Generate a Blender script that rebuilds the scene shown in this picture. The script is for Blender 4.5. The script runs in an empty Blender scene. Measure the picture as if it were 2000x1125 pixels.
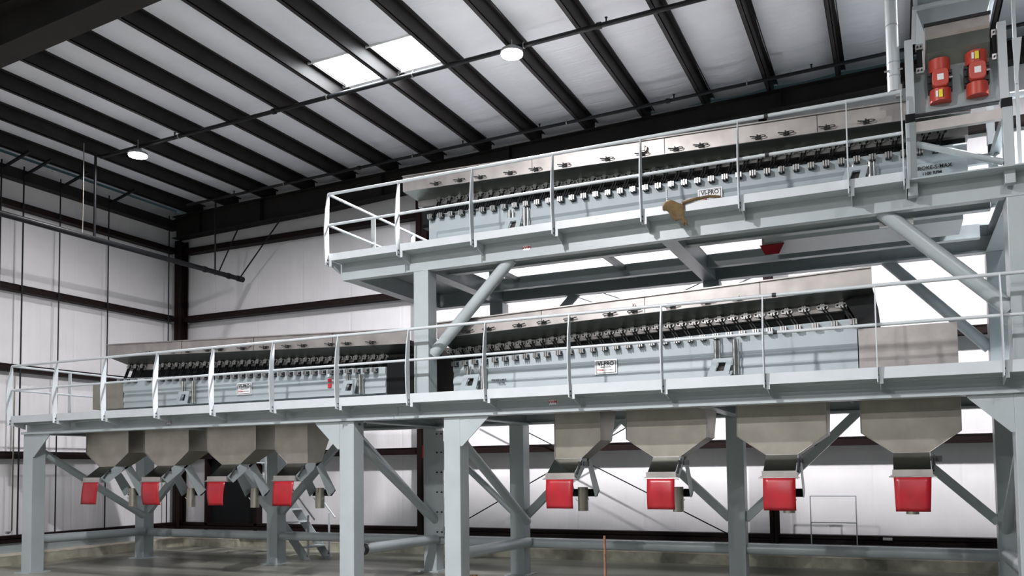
import bpy, math, random
from mathutils import Vector, Matrix
random.seed(7)
S = bpy.context.scene
COL = S.collection
# ---------------------------------------------------------------- camera
cam = bpy.data.cameras.new('camera'); co = bpy.data.objects.new('camera', cam); COL.objects.link(co)
def cammat():
    rx, ry, rz = -.0522041, .4181915, -.0128023
    c, s = math.cos, math.sin
    Ym = Matrix(((c(ry),0,s(ry)),(0,1,0),(-s(ry),0,c(ry))))
    P = Matrix(((1,0,0),(0,c(rx),-s(rx)),(0,s(rx),c(rx))))
    Q = Matrix(((c(rz),-s(rz),0),(s(rz),c(rz),0),(0,0,1)))
    r = Q @ P @ Ym
    # columns of M: world X, Y, Z seen from the camera (right, down, forward)
    M = Matrix(((r[0][0], r[0][2], -r[0][1]), (r[1][0], r[1][2], -r[1][1]), (r[2][0], r[2][2], -r[2][1])))
    right, down, fwd = M[0], M[1], M[2]
    return Matrix(((right[0], -down[0], -fwd[0], 0), (right[1], -down[1], -fwd[1], 0), (right[2], -down[2], -fwd[2], 1.6), (0,0,0,1)))
co.matrix_world = cammat()
cam.sensor_width = 36; cam.lens = 1611.3/2000*36
cam.shift_x = (1000-1036.7)/2000; cam.shift_y = (829.6-562.5)/2000
cam.clip_start = .05; cam.clip_end = 200
S.camera = co
# ---------------------------------------------------------------- world, exposure
w = bpy.data.worlds.new('world'); S.world = w; w.use_nodes = True
bg = w.node_tree.nodes['Background']; bg.inputs[1].default_value = .6
# the unseen rest of the hall: a lit floor below eye level, dim walls and roof above it
wt = w.node_tree; wc = wt.nodes.new('ShaderNodeTexCoord'); wsep = wt.nodes.new('ShaderNodeSeparateXYZ'); wr = wt.nodes.new('ShaderNodeValToRGB'); wm = wt.nodes.new('ShaderNodeMapRange')
wt.links.new(wc.outputs['Generated'], wsep.inputs[0]); wt.links.new(wsep.outputs[2], wm.inputs['Value']); wm.inputs['From Min'].default_value = -1; wm.inputs['From Max'].default_value = 1
wt.links.new(wm.outputs[0], wr.inputs[0]); wt.links.new(wr.outputs[0], bg.inputs[0])
wr.color_ramp.elements[0].position = .40; wr.color_ramp.elements[0].color = (.15,.25,.28,1)
wr.color_ramp.elements[1].position = .56; wr.color_ramp.elements[1].color = (.02,.035,.04,1)
S.view_settings.view_transform = 'Standard'; S.view_settings.look = 'None'
S.view_settings.exposure = -0.06; S.view_settings.gamma = 1; S.view_settings.use_curve_mapping = False
LAMP_W = 900.0
# ---------------------------------------------------------------- materials
def mat(name, col, rough=.5, metal=0, noise=0, nscale=6, bump=0, bscale=30, stretch=None, spec=.5, trans=0, emit=0, ecol=None, col2=None, detail=4, ramp=(.35,.65)):
    m = bpy.data.materials.new(name); m.use_nodes = True
    nt = m.node_tree; b = nt.nodes['Principled BSDF']
    b.inputs['Base Color'].default_value = (*col, 1); b.inputs['Roughness'].default_value = rough
    b.inputs['Metallic'].default_value = metal; b.inputs['Specular IOR Level'].default_value = spec
    if emit:
        b.inputs['Emission Color'].default_value = (*(ecol or col), 1); b.inputs['Emission Strength'].default_value = emit
    if noise or bump:
        tc = nt.nodes.new('ShaderNodeTexCoord'); mp = nt.nodes.new('ShaderNodeMapping')
        nt.links.new(tc.outputs['Object'], mp.inputs[0])
        if stretch: mp.inputs['Scale'].default_value = stretch
    if noise:
        n = nt.nodes.new('ShaderNodeTexNoise'); n.inputs['Scale'].default_value = nscale; n.inputs['Detail'].default_value = detail
        nt.links.new(mp.outputs[0], n.inputs[0])
        r = nt.nodes.new('ShaderNodeValToRGB')
        c2 = col2 or tuple(max(0, c*(1-noise)) for c in col)
        r.color_ramp.elements[0].color = (*c2, 1); r.color_ramp.elements[1].color = (*col, 1)
        r.color_ramp.elements[0].position, r.color_ramp.elements[1].position = ramp
        nt.links.new(n.outputs[0], r.inputs[0]); nt.links.new(r.outputs[0], b.inputs['Base Color'])
    if bump:
        n2 = nt.nodes.new('ShaderNodeTexNoise'); n2.inputs['Scale'].default_value = bscale; n2.inputs['Detail'].default_value = 3
        nt.links.new(mp.outputs[0], n2.inputs[0])
        bp = nt.nodes.new('ShaderNodeBump'); bp.inputs['Strength'].default_value = bump; bp.inputs['Distance'].default_value = .02
        nt.links.new(n2.outputs[0], bp.inputs['Height']); nt.links.new(bp.outputs[0], b.inputs['Normal'])
    return m
M = {}
M['paint'] = mat('grey_blue_paint', (.355,.40,.415), .34, noise=.08, nscale=3, bump=.03, bscale=60)
M['rail'] = mat('light_grey_paint', (.50,.535,.56), .36, noise=.06, nscale=5)
M['paint_house'] = mat('housing_paint', (.40,.46,.485), .5, noise=.07, nscale=2)
M['steel'] = mat('stainless_sheet', (.40,.378,.365), .45, .80, noise=.22, nscale=4, bump=.05, bscale=12)
M['steel_dull'] = mat('dull_stainless', (.34,.325,.28), .40, .85, noise=.18, nscale=3.5, bump=.06, bscale=10)
M['steel_smooth'] = mat('smooth_stainless', (.36,.38,.38), .16, 1)
M['steel_shaded'] = mat('shaded_stainless', (.15,.16,.145), .38, .9, noise=.15, nscale=4)  # stainless with shade and dark reflections painted into its colour
M['chrome'] = mat('bright_zinc', (.42,.42,.41), .33, .95)
M['black'] = mat('black_rubber', (.005,.006,.007), .55, spec=.2)
M['iron'] = mat('dark_roof_steel', (.022,.0195,.0185), .6, noise=.3, nscale=2, spec=.2)
M['iron_roof'] = mat('primed_roof_steel', (.023,.020,.0198), .55, noise=.35, nscale=3, spec=.25)
M['girt'] = mat('maroon_primer', (.010,.0035,.0035), .6, noise=.3, nscale=3, spec=.2)
M['pipe_dark'] = mat('black_pipe', (.009,.010,.012), .45, spec=.25)
M['red'] = mat('red_vinyl', (.34,.008,.017), .35, noise=.25, nscale=5)
M['motor'] = mat('red_motor_paint', (.50,.055,.035), .4)
M['yellow'] = mat('yellow_label', (.85,.66,.03), .5)
M['white'] = mat('white_label', (.82,.82,.84), .45)
M['ink'] = mat('black_ink', (.01,.01,.012), .5)
M['redink'] = mat('red_ink', (.55,.02,.03), .5)
M['rust'] = mat('rusty_steel', (.22,.10,.05), .8, noise=.5, nscale=20)
M['cloth'] = mat('tan_cloth', (.13,.085,.035), .9, noise=.4, nscale=14, bump=.4, bscale=40)
M['lamp_body'] = mat('lamp_body', (.25,.26,.27), .5)
M['lens'] = mat('lamp_lens', (1,1,1), .5, emit=30, ecol=(1,1,1))
M['sky'] = mat('skylight_panel', (.9,.95,1), .5, emit=30, ecol=(.93,.97,1))
M['skyframe'] = mat('skylight_curb', (.75,.75,.76), .6)
M['floor'] = mat('concrete_floor', (.34,.34,.30), .28, noise=.5, nscale=.8, bump=.05, bscale=8, stretch=(.35,1.9,1), detail=9, ramp=(.40,.62), col2=(.09,.092,.08))
M['curb'] = mat('concrete_curb', (.42,.41,.32), .8, noise=.35, nscale=5, bump=.3, bscale=25)
M['curbtop'] = mat('pale_concrete', (.60,.55,.46), .85, noise=.25, nscale=8)
def insul(name, col, axis, seam, strength=.35):
    m = mat(name, col, .5, noise=.06, nscale=2)
    nt = m.node_tree; b = nt.nodes['Principled BSDF']
    tc = nt.nodes.new('ShaderNodeTexCoord'); mp = nt.nodes.new('ShaderNodeMapping'); nt.links.new(tc.outputs['Object'], mp.inputs[0])
    mp.inputs['Scale'].default_value = axis
    n = nt.nodes.new('ShaderNodeTexNoise'); n.inputs['Scale'].default_value = 1.0; n.inputs['Detail'].default_value = 5; n.inputs['Roughness'].default_value = .6
    nt.links.new(mp.outputs[0], n.inputs[0])
    bp = nt.nodes.new('ShaderNodeBump'); bp.inputs['Strength'].default_value = strength; bp.inputs['Distance'].default_value = .03
    # sewn seams of the insulation blankets
    sp = nt.nodes.new('ShaderNodeSeparateXYZ'); nt.links.new(tc.outputs['Object'], sp.inputs[0])
    ad = nt.nodes.new('ShaderNodeMath'); ad.operation='ADD'
    nt.links.new(sp.outputs[0 if seam!='y' else 1], ad.inputs[0])
    if seam=='xy': nt.links.new(sp.outputs[1], ad.inputs[1])
    else: ad.inputs[1].default_value=.37
    md = nt.nodes.new('ShaderNodeMath'); md.operation='PINGPONG'; md.inputs[1].default_value=.61 if seam=='xy' else .95; nt.links.new(ad.outputs[0], md.inputs[0])
    lt = nt.nodes.new('ShaderNodeMapRange'); lt.inputs['From Min'].default_value=0; lt.inputs['From Max'].default_value=.03; lt.inputs['To Min'].default_value=-.22; lt.inputs['To Max'].default_value=0
    nt.links.new(md.outputs[0], lt.inputs['Value'])
    sm = nt.nodes.new('ShaderNodeMath'); sm.operation='ADD'; nt.links.new(n.outputs[0], sm.inputs[0]); nt.links.new(lt.outputs[0], sm.inputs[1])
    nt.links.new(sm.outputs[0], bp.inputs['Height']); nt.links.new(bp.outputs[0], b.inputs['Normal'])
    return m
M['wall'] = insul('white_wall_insulation', (.76,.75,.77), (4,4,.28), 'xy', .45)
M['roofins'] = insul('white_roof_insulation', (.80,.82,.88), (1.2,5,1), 'y', .5)
# ---------------------------------------------------------------- mesh builder
class MB:
    def __init__(s): s.v=[]; s.f=[]; s.sm=[]; s.mi=[]; s.m=0
    def add(s, vs, fs, sm=False):
        o=len(s.v); s.v += [tuple(p) for p in vs]
        for f in fs: s.f.append(tuple(i+o for i in f)); s.sm.append(sm); s.mi.append(s.m)
        return s
    def box(s, x0,x1,y0,y1,z0,z1):
        v=[(x0,y0,z0),(x1,y0,z0),(x1,y1,z0),(x0,y1,z0),(x0,y0,z1),(x1,y0,z1),(x1,y1,z1),(x0,y1,z1)]
        return s.add(v,[(0,3,2,1),(4,5,6,7),(0,1,5,4),(1,2,6,5),(2,3,7,6),(3,0,4,7)])
    def hexa(s, a, b):   # two quads (lists of 4 points), joined
        return s.add(list(a)+list(b),[(0,3,2,1),(4,5,6,7),(0,1,5,4),(1,2,6,5),(2,3,7,6),(3,0,4,7)])
    def bar(s, p, q, w, h, up=(0,0,1)):   # rectangular bar from p to q
        p=Vector(p); q=Vector(q); d=(q-p).normalized(); u=Vector(up); sd=d.cross(u)
        if sd.length<1e-4: sd=d.cross(Vector((0,1,0)))
        sd.normalize(); u=sd.cross(d).normalized()
        a=[p-sd*w/2-u*h/2,p+sd*w/2-u*h/2,p+sd*w/2+u*h/2,p-sd*w/2+u*h/2]
        return s.hexa(a,[x+(q-p) for x in a])
    def tube(s, pts, r, n=12, cap=True, r2=None):
        pts=[Vector(p) for p in pts]; rings=[]
        for i,p in enumerate(pts):
            if i==0: d=pts[1]-p
            elif i==len(pts)-1: d=p-pts[-2]
            else: d=(pts[i+1]-p).normalized()+(p-pts[i-1]).normalized()
            d.normalize(); a=Vector((0,0,1)) if abs(d.z)<.9 else Vector((0,1,0))
            sd=d.cross(a).normalized(); u=sd.cross(d).normalized()
            rr=r if r2 is None else r+(r2-r)*i/(len(pts)-1)
            rings.append([p+(sd*math.cos(t)+u*math.sin(t))*rr for t in [2*math.pi*k/n for k in range(n)]])
        vs=[x for g in rings for x in g]; fs=[]
        for i in range(len(rings)-1):
            for k in range(n):
                fs.append((i*n+k,i*n+(k+1)%n,(i+1)*n+(k+1)%n,(i+1)*n+k))
        s.add(vs,fs,True)
        if cap:
            s.add(rings[0],[tuple(range(n))[::-1]]); s.add(rings[-1],[tuple(range(n))])
        return s
    def prism(s, poly, axis, a0, a1):   # poly in the two other axes, extruded along axis
        def mk(a):
            if axis=='x': return [(a,p[0],p[1]) for p in poly]
            if axis=='y': return [(p[0],a,p[1]) for p in poly]
            return [(p[0],p[1],a) for p in poly]
        n=len(poly); A=mk(a0); B=mk(a1)
        fs=[tuple(range(n)),tuple(range(n,2*n))[::-1]]+[(i,i+n,(i+1)%n+n,(i+1)%n) for i in range(n)]
        return s.add(A+B,fs)
    def ringprism(s, outer, inner, axis, a0, a1):
        n=len(outer)
        def mk(poly,a):
            if axis=='x': return [(a,p[0],p[1]) for p in poly]
            if axis=='y': return [(p[0],a,p[1]) for p in poly]
            return [(p[0],p[1],a) for p in poly]
        vs=mk(outer,a0)+mk(inner,a0)+mk(outer,a1)+mk(inner,a1); fs=[]
        for i in range(n):
            j=(i+1)%n
            fs += [(i,j,j+n,i+n),(2*n+i,3*n+i,3*n+j,2*n+j),(i,2*n+i,2*n+j,j),(n+i,n+j,3*n+j,3*n+i)]
        return s.add(vs,fs)
    def sheet(s, prof0, prof1, t=.008):   # open profiles (lists of points) joined as a sheet
        n=len(prof0); return s.add(list(prof0)+list(prof1),[(i,i+1,n+i+1,n+i) for i in range(n-1)])
    def mesh(s, name, mats):
        me=bpy.data.meshes.new(name); me.from_pydata(s.v,[],s.f)
        for p,a,b in zip(me.polygons,s.sm,s.mi): p.use_smooth=a; p.material_index=b
        for m in (mats if isinstance(mats,(list,tuple)) else [mats]): me.materials.append(m)
        import bmesh
        b=bmesh.new(); b.from_mesh(me); bmesh.ops.recalc_face_normals(b, faces=b.faces); b.to_mesh(me); b.free()
        me.update(); return me
W = {}
def reg(o, wl): W[o.name] = Vector(wl)
def thing(name, label, cat, loc=(0,0,0), group=None):
    o = bpy.data.objects.new(name, None); COL.objects.link(o); o.empty_display_size=.2; o.location = loc; reg(o, loc)
    o['label']=label; o['category']=cat
    if group: o['group']=group
    return o
def part(name, mb, m, parent=None, at=None, solid=0, bevel=0, label=None, kind=None):
    me = mb if isinstance(mb, bpy.types.Mesh) else mb.mesh(name, m)
    o = bpy.data.objects.new(name, me); COL.objects.link(o)
    wl = Vector(at) if at is not None else Vector((0,0,0))
    if parent is not None: o.parent = parent; o.location = wl - W[parent.name]
    else: o.location = wl
    reg(o, wl)
    if solid:
        md=o.modifiers.new('Solidify','SOLIDIFY'); md.thickness=solid; md.offset=0
    if bevel:
        md=o.modifiers.new('Bevel','BEVEL'); md.width=bevel; md.segments=2; md.limit_method='ANGLE'
    if label: o['label']=label
    if kind: o['kind']=kind
    return o
def single(name, label, cat, mb, m, group=None, at=None, **k):
    o = part(name, mb, m, None, at, **k); o['label']=label; o['category']=cat
    if group: o['group']=group
    return o
def struct(name, mb, m, parent=None, **k):
    o = part(name, mb, m, parent, **k)
    if parent is None: o['kind']='structure'
    return o
def text(name, body, size, m, parent, at, rot=(math.pi/2,0,0), extr=.0008, off=0, sx=1):
    cu = bpy.data.curves.new(name,'FONT'); cu.body=body; cu.size=size; cu.extrude=extr; cu.offset=off; cu.align_x='CENTER'; cu.align_y='CENTER'
    t = bpy.data.objects.new('tmp',cu); COL.objects.link(t); bpy.context.view_layer.update()
    me = bpy.data.meshes.new_from_object(t.evaluated_get(bpy.context.evaluated_depsgraph_get())); bpy.data.objects.remove(t)
    me.materials.clear(); me.materials.append(m)
    me.transform(Matrix.LocRotScale(None, __import__('mathutils').Euler(rot), (1,1,1)) @ Matrix.Diagonal((sx,1,1,1)))
    return part(name, me, m, parent, at)
ZR = lambda x, o=0: 7.1+.0208*(x+14.4)+o          # rafter underside, rising to the right
ORD = ['first','second','third','fourth','fifth','sixth','seventh','eighth','ninth','tenth','eleventh','twelfth','thirteenth','fourteenth','fifteenth','sixteenth','seventeenth','eighteenth','nineteenth','twentieth']
XR = 7.0    # right-hand extent of the roof steel
XW = 9.0   # right-hand extent of the shell
YF = -13.0  # front extent built
# ================================================================ SETTING
struct('floor', MB().box(-14.9,XW,YF,13.9,-.12,0), M['floor'])
struct('wall_back', MB().box(-14.95,XW,13.78,13.9,.0,7.75), M['wall'])
struct('wall_left', MB().box(-14.95,-14.82,YF,13.78,.0,7.5), M['wall'])
struct('baseboard_back', MB().box(-14.35,-12.9,13.47,13.78,0,.165).box(-11.6,XR,13.47,13.78,0,.165).box(-12.9,-11.6,13.66,13.78,0,.165), M['curb'])
struct('trim_1', MB().box(-14.35,-12.9,13.465,13.78,.165,.185).box(-11.6,XR,13.465,13.78,.165,.185).box(-12.9,-11.6,13.66,13.78,.165,.185), M['curbtop'])
struct('baseboard_left', MB().box(-14.82,-14.35,YF,13.78,0,.165), M['curb'])
struct('trim_2', MB().box(-14.82,-14.345,YF,13.465,.165,.185), M['curbtop'])
struct('trim_3', MB().box(-14.6,XR,13.62,13.78,.185,.36), M['paint'])
struct('trim_4', MB().box(-14.82,-14.68,YF,13.62,.185,.36), M['paint'])
# dark base channels (two lips with the insulation showing between them)
struct('trim_5', MB().box(-14.6,XR,13.56,13.78,.365,.43).box(-14.6,XR,13.6,13.78,.445,.50), M['girt'])
struct('trim_6', MB().box(-14.82,-14.62,YF,13.56,.365,.43).box(-14.82,-14.66,YF,13.56,.445,.50), M['girt'])
# purlin lines
PX = [-.69-1.0335*k for k in range(-7,14)]
PX.sort()
px_edge = [-14.82]+PX+[XW]
SKY = [(i) for i,x in enumerate(PX) if abs(x+7.92)<.3 or abs(x+6.89)<.3]
SY0, SY1 = 9.68, 10.5
ceil = MB()
def ceil_strip(xa, xb, y0, y1):
    n=8; m=max(2,int((y1-y0)/.5)); vs=[]; fs=[]
    for j in range(m+1):
        for i in range(n+1):
            t=i/n; x=xa+(xb-xa)*t; y=y0+(y1-y0)*j/m
            sag=.035*(math.sin(math.pi*t))*(1+.35*math.sin(y*1.3+xa))
            vs.append((x,y,ZR(x,.46)-sag*(1 if (abs(y-y0)>.01 and abs(y-y1)>.01) or True else 0)))
    for j in range(m):
        for i in range(n):
            a=j*(n+1)+i; fs.append((a,a+1,a+n+2,a+n+1))
    ceil.add(vs,fs,True)
for i in range(len(px_edge)-1):
    xa,xb=px_edge[i],px_edge[i+1]
    if i-1 in SKY:
        ceil_strip(xa,xb,YF,SY0); ceil_strip(xa,xb,SY1,13.78)
    else: ceil_strip(xa,xb,YF,13.78)
ceil.box(-14.95,XR,YF,SY0,7.96,8.0)
ceil.box(-14.95,XR,SY1,13.9,7.96,8.0)
struct('ceiling', ceil, M['roofins'])
k=1
for i in SKY:
    xa,xb=PX[i]+.01,PX[i+1]
    wb=struct('window_%d'%k, MB().hexa([(xa,SY0-.01,ZR(xa,.53)),(xb,SY0-.01,ZR(xb,.53)),(xb,SY1+.01,ZR(xb,.53)),(xa,SY1+.01,ZR(xa,.53))],[(xa,SY0-.01,ZR(xa,.55)),(xb,SY0-.01,ZR(xb,.55)),(xb,SY1+.01,ZR(xb,.55)),(xa,SY1+.01,ZR(xa,.55))]), M['sky'])
    f=MB().hexa([(xa,SY0-.03,ZR(xa,.42)),(xb,SY0-.03,ZR(xb,.42)),(xb,SY0,ZR(xb,.42)),(xa,SY0,ZR(xa,.42))],[(xa,SY0-.03,ZR(xa,.53)),(xb,SY0-.03,ZR(xb,.53)),(xb,SY0,ZR(xb,.53)),(xa,SY0,ZR(xa,.53))])
    f.hexa([(xa,SY1,ZR(xa,.42)),(xb,SY1,ZR(xb,.42)),(xb,SY1+.03,ZR(xb,.42)),(xa,SY1+.03,ZR(xa,.42))],[(xa,SY1,ZR(xa,.53)),(xb,SY1,ZR(xb,.53)),(xb,SY1+.03,ZR(xb,.53)),(xa,SY1+.03,ZR(xa,.53))])
    part('window_frame', f, M['skyframe'], wb)
    k+=1
# purlins (Z sections along Y)
for i,x in enumerate(PX):
    z=ZR(x,.20); b=MB()
    b.box(x,x+.065,YF,13.7,z,z+.012); b.box(x+.055,x+.065,YF,13.7,z,z+.26); b.box(x+.055,x+.13,YF,13.7,z+.248,z+.26); b.box(x,x+.008,YF,13.7,z,z+.02); b.box(x+.122,x+.13,YF,13.7,z+.225,z+.26)
    single('roof_purlin','dark steel roof purlin, %s from the left wall, running front to back above the machines'%ORD[i] if i<20 else 'dark steel roof purlin farthest from the left wall','roof beam',b,M['iron_roof'],'roof purlins')
# rafters (I sections following the roof slope)
def rafter(y, w, st, label):
    """st: stations (x, z of the underside)"""
    b=MB(); t=thing('roof_rafter',label,'roof beam',(st[0][0],y,st[0][1]),'main roof rafters')
    def q(x,y0,y1,z0,z1): return [(x,y0,z0),(x,y1,z0),(x,y1,z1),(x,y0,z1)]
    for (xa,za),(xb,zb) in zip(st,st[1:]):
        b.hexa(q(xa,y-w/2,y+w/2,za,za+.014),q(xb,y-w/2,y+w/2,zb,zb+.014))
        b.hexa(q(xa,y-.006,y+.006,za+.014,ZR(xa,.185)),q(xb,y-.006,y+.006,zb+.014,ZR(xb,.185)))
        b.hexa(q(xa,y-w/2,y+w/2,ZR(xa,.183),ZR(xa,.195)),q(xb,y-w/2,y+w/2,ZR(xb,.183),ZR(xb,.195)))
        for f in (.18,.58):
            sx=xa+(xb-xa)*f; z0=za+(zb-za)*f+.014
            part('stiffener_plate',MB().box(sx-.005,sx+.005,y-w/2+.01,y-.006,z0,ZR(sx,.183)),M['iron'],t)
    part('beam',b,M['iron'],t)
    return t
rafter(13.45,.25,[(-14.6,6.80),(-10.3,6.885),(-3.4,7.20),(XR,7.50)],'dark end rafter running along the top of the back wall')
rafter(6.565,.33,[(-14.6,6.53),(-7.2,7.055),(XR,7.36)],'large dark rafter crossing the top left corner of the view')
single('eave_beam','dark eave beam along the top of the left wall','wall rail',MB().box(-14.62,-14.60,YF,13.5,7.02,7.22).box(-14.80,-14.62,YF,13.5,7.02,7.034).box(-14.80,-14.62,YF,13.5,7.206,7.22),M['iron'])
# building columns
def wcol(x0,x1,y0,y1,z1,label):
    b=MB(); b.box(x0,x1,y0,y0+.012,.185,z1).box(x0,x1,y1-.012,y1,.185,z1).box((x0+x1)/2-.006,(x0+x1)/2+.006,y0,y1,.185,z1)
    single('wall_column',label,'column',b,M['girt'],'building columns')
wcol(-14.70,-14.50,13.50,13.7,6.79,'dark building column in the far left corner of the hall')
wcol(-8.385,-8.155,13.50,13.7,6.95,'dark maroon wall column behind the left end of the upper walkway')
wcol(-1.89,-1.76,13.50,13.7,7.23,'dark maroon wall column behind the third red flap of the right hoppers')
wcol(4.3,4.5,13.50,13.7,7.42,'dark maroon wall column beyond the right end of the platform')
# girts
GZ=[(1.885,'lowest'),(3.48,'second lowest'),(4.96,'third'),(6.50,'topmost')]
for z,n in GZ:
    single('wall_girt','%s dark horizontal girt on the back wall'%n,'wall rail',MB().box(-14.5,XR,13.58,13.60,z,z+.095).box(-14.5,XR,13.60,13.78,z,z+.012).box(-14.5,XR,13.64,13.78,z+.115,z+.135),M['girt'],'back wall girts')
    single('wall_girt','%s dark horizontal girt on the left wall'%n,'wall rail',MB().box(-14.66,-14.64,YF,13.5,z,z+.095).box(-14.82,-14.66,YF,13.5,z,z+.012).box(-14.82,-14.7,YF,13.5,z+.115,z+.135),M['girt'],'left wall girts')
# rods standing along the left wall
for i,(y,r) in enumerate([(9.5,.014),(9.92,.014),(10.65,.012),(11.72,.013),(13.25,.012)]):
    t=thing('strap_rod','thin dark vertical rod on the left wall, %s from the corner'%['farthest','fourth','third','second','nearest'][i],'rod',(-14.6,y,.50),'vertical rods on the left wall')
    part('rod',MB().tube([(-14.6,y,.50),(-14.6,y,ZR(-14.6,.19))],r,8),M['pipe_dark'],t)
    for z,_ in GZ: part('clip',MB().box(-14.63,-14.585,y-.02,y+.02,z+.02,z+.07),M['pipe_dark'],t)
    part('brace_strut',MB().bar((-14.55,y,ZR(-14.5,.03)),(-13.85,y,ZR(-13.9,.19)),.04,.04),M['pipe_dark'],t)
t=thing('wall_conduit','thin grey conduit pipe with an elbow running down the left wall','pipe',(-14.62,9.83,.55))
part('pipe',MB().tube([(-14.62,9.83,3.4),(-14.62,9.83,.60),(-14.62,9.80,.56),(-14.62,9.75,.56)],.013,8),M['steel_dull'],t)
part('elbow',MB().tube([(-14.62,9.78,.56),(-14.62,9.73,.56)],.026,10),M['chrome'],t)
# diagonal rods on the back wall
single('brace_rod','thin steel cross-brace rod rising to the right on the back wall','rod',MB().tube([(-7.45,13.54,.60),(-3.3,13.54,2.75)],.011,6),M['pipe_dark'],'back wall cross bracing')
single('brace_rod','thin steel cross-brace rod falling to the right on the back wall','rod',MB().tube([(-7.0,13.51,2.70),(-1.95,13.51,.20)],.011,6),M['pipe_dark'],'back wall cross bracing')
for a in ((-5.9,13.54,3.55,-2.0,13.54,4.95),(-2.0,13.51,3.55,-5.4,13.51,4.95)):
    single('brace_rod','thin brace rod on the back wall between the two machine levels','rod',MB().tube([a[:3],a[3:]],.010,6),M['pipe_dark'],'upper wall bracing')
# dark door opening behind the left hoppers
d=struct('door_1',MB().box(-13.78,-12.48,13.70,13.775,.19,2.1),M['black'])
part('door_frame',MB().box(-13.86,-13.78,13.60,13.775,.19,2.18).box(-12.48,-12.40,13.60,13.775,.19,2.18).box(-13.86,-12.40,13.60,13.775,2.1,2.18),M['girt'],d)
part('door_handle',MB().tube([(-12.62,13.68,1.1),(-12.62,13.68,1.22)],.012,8).box(-12.64,-12.60,13.68,13.70,1.08,1.24),M['chrome'],d)
# light tubular frame leaning at the back wall
t=thing('tube_frame','thin pale rectangular tube frame standing against the back wall below the right hoppers','frame',(-1.27,13.52,.186))
for x in (-1.27,-.61): part('upright',MB().tube([(x,13.52,.186),(x,13.52,1.11)],.009,8),M['rail'],t)
for z in (1.11,.70): part('crossbar',MB().tube([(-1.27,13.52,z),(-.61,13.52,z)],.009,8),M['rail'],t)
single('wall_sticker','small white sticker on the dark base channel of the back wall','sticker',MB().box(-.25,-.12,13.553,13.558,.445,.485).box(-.25,-.12,13.556,13.60,.445,.449),M['white'])
# ================================================================ LIGHTS AND CEILING SERVICES
def lamp(x,y,z,label,top,e=1):
    t=thing('high_bay_lamp',label,'ceiling lamp',(x,y,z),'round high bay lamps')
    part('housing',MB().tube([(x,y,z+.035),(x,y,z+.075)],.155,24).tube([(x,y,z+.075),(x,y,z+.13)],.07,16),M['lamp_body'],t)
    part('lens',MB().tube([(x,y,z+.012),(x,y,z+.034)],.15,24),M['lens'],t)
    part('hook',MB().tube([(x,y,z+.13),(x,y,top)],.006,6),M['chrome'],t)
    part('cord',MB().tube([(x+.02,y,z+.12),(x-.06,y,z+.15),(x-.10,y,z+.22),(x-.05,y,top-.02)],.006,6),M['pipe_dark'],t)
    l=bpy.data.lights.new('lamp_light','AREA'); l.shape='DISK'; l.size=.28; l.energy=LAMP_W*e; l.spread=math.radians(170); l.color=(1,.972,.985)
    o=bpy.data.objects.new('lamp_light',l); COL.objects.link(o); o.parent=t; o.location=(0,0,.004)
LZ=lambda x: ZR(x)-.02
lamp(-11.83,10.05,7.05,'round glowing high bay lamp at the far left of the ceiling',ZR(-11.83,.2),.08)
lamp(-4.68,10.05,7.27,'round glowing high bay lamp in the middle of the ceiling right of the skylight',ZR(-4.68,.2),1.3)
for x,y,e,l in [(2.47,10.05,.8,'high bay lamp above the right end of the upper machine'),(-11.83,3.0,.12,'high bay lamp nearer the viewer at the left wall'),(-4.68,3.0,1.3,'high bay lamp nearer the viewer in front of the platform'),(2.47,3.0,.25,'high bay lamp nearer the viewer at the right'),(-11.83,-4.1,.2,'high bay lamp behind the viewer at the left wall'),(-4.68,-11.2,1.2,'added unseen high bay lamp farthest behind the viewer at the left'),(2.47,-11.2,.5,'added unseen high bay lamp farthest behind the viewer at the right'),(-4.68,-4.1,1.25,'high bay lamp behind the viewer at the left'),(2.47,-4.1,.25,'high bay lamp behind the viewer at the right')]:  # farthest row is added, unseen, to light fronts and trough strips head-on
    lamp(x,y,LZ(x),l,ZR(x,.2),e)
def sprinkler(y, x0, x1, r, off, heads, hangers, coups, label):
    t=thing('sprinkler_pipe',label,'pipe',(x0,y,ZR(x0,off)),'ceiling sprinkler pipes')
    part('pipe',MB().tube([(x0,y,ZR(x0,off)),(x1,y,ZR(x1,off))],r,10),M['pipe_dark'],t)
    hb=MB().tube([(0,0,r*.8),(0,0,r+.05)],.011,8).tube([(0,0,r+.05),(0,0,r+.055)],.022,10); hm=hb.mesh('sprinkler_head',M['pipe_dark'])
    for x in heads: part('sprinkler_head',hm,None,t,(x,y,ZR(x,off)))
    for x in hangers: part('hanger_rod',MB().tube([(x,y,ZR(x,off)-r-.01),(x,y,ZR(x,.2))],.005,6).tube([(x-.008,y,ZR(x,off)),(x+.008,y,ZR(x,off))],r+.008,12),M['chrome'],t)
    for x in coups: part('pipe_coupling',MB().tube([(x-.03,y,ZR(x,off)),(x+.03,y,ZR(x,off))],r+.012,12),M['pipe_dark'],t)
sprinkler(10.17,-12.9,XR-.2,.034,.14,[-11.1,-6.6,-3.35,.5],[-11.0,-7.9,-6.35,-4.55],[-8.95,-3.45,1.2],'long dark sprinkler pipe under the ceiling passing just below the skylight')
sprinkler(12.8,-13.6,XR-.2,.027,.14,[-12.3,-9.9,-6.95,-5.45,-3.1,-1.0],[-11.0,-8.0,-4.95,-1.95],[-9.2,-3.2],'thinner dark sprinkler pipe under the ceiling close to the back wall')
t=thing('feed_pipe','thick dark pipe hung below the ceiling along the left wall towards the corner','pipe',(-12.75,13.5,5.72))
part('pipe',MB().tube([(-12.75,4.0,5.68),(-12.75,13.5,5.72)],.05,14),M['pipe_dark'],t)
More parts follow.
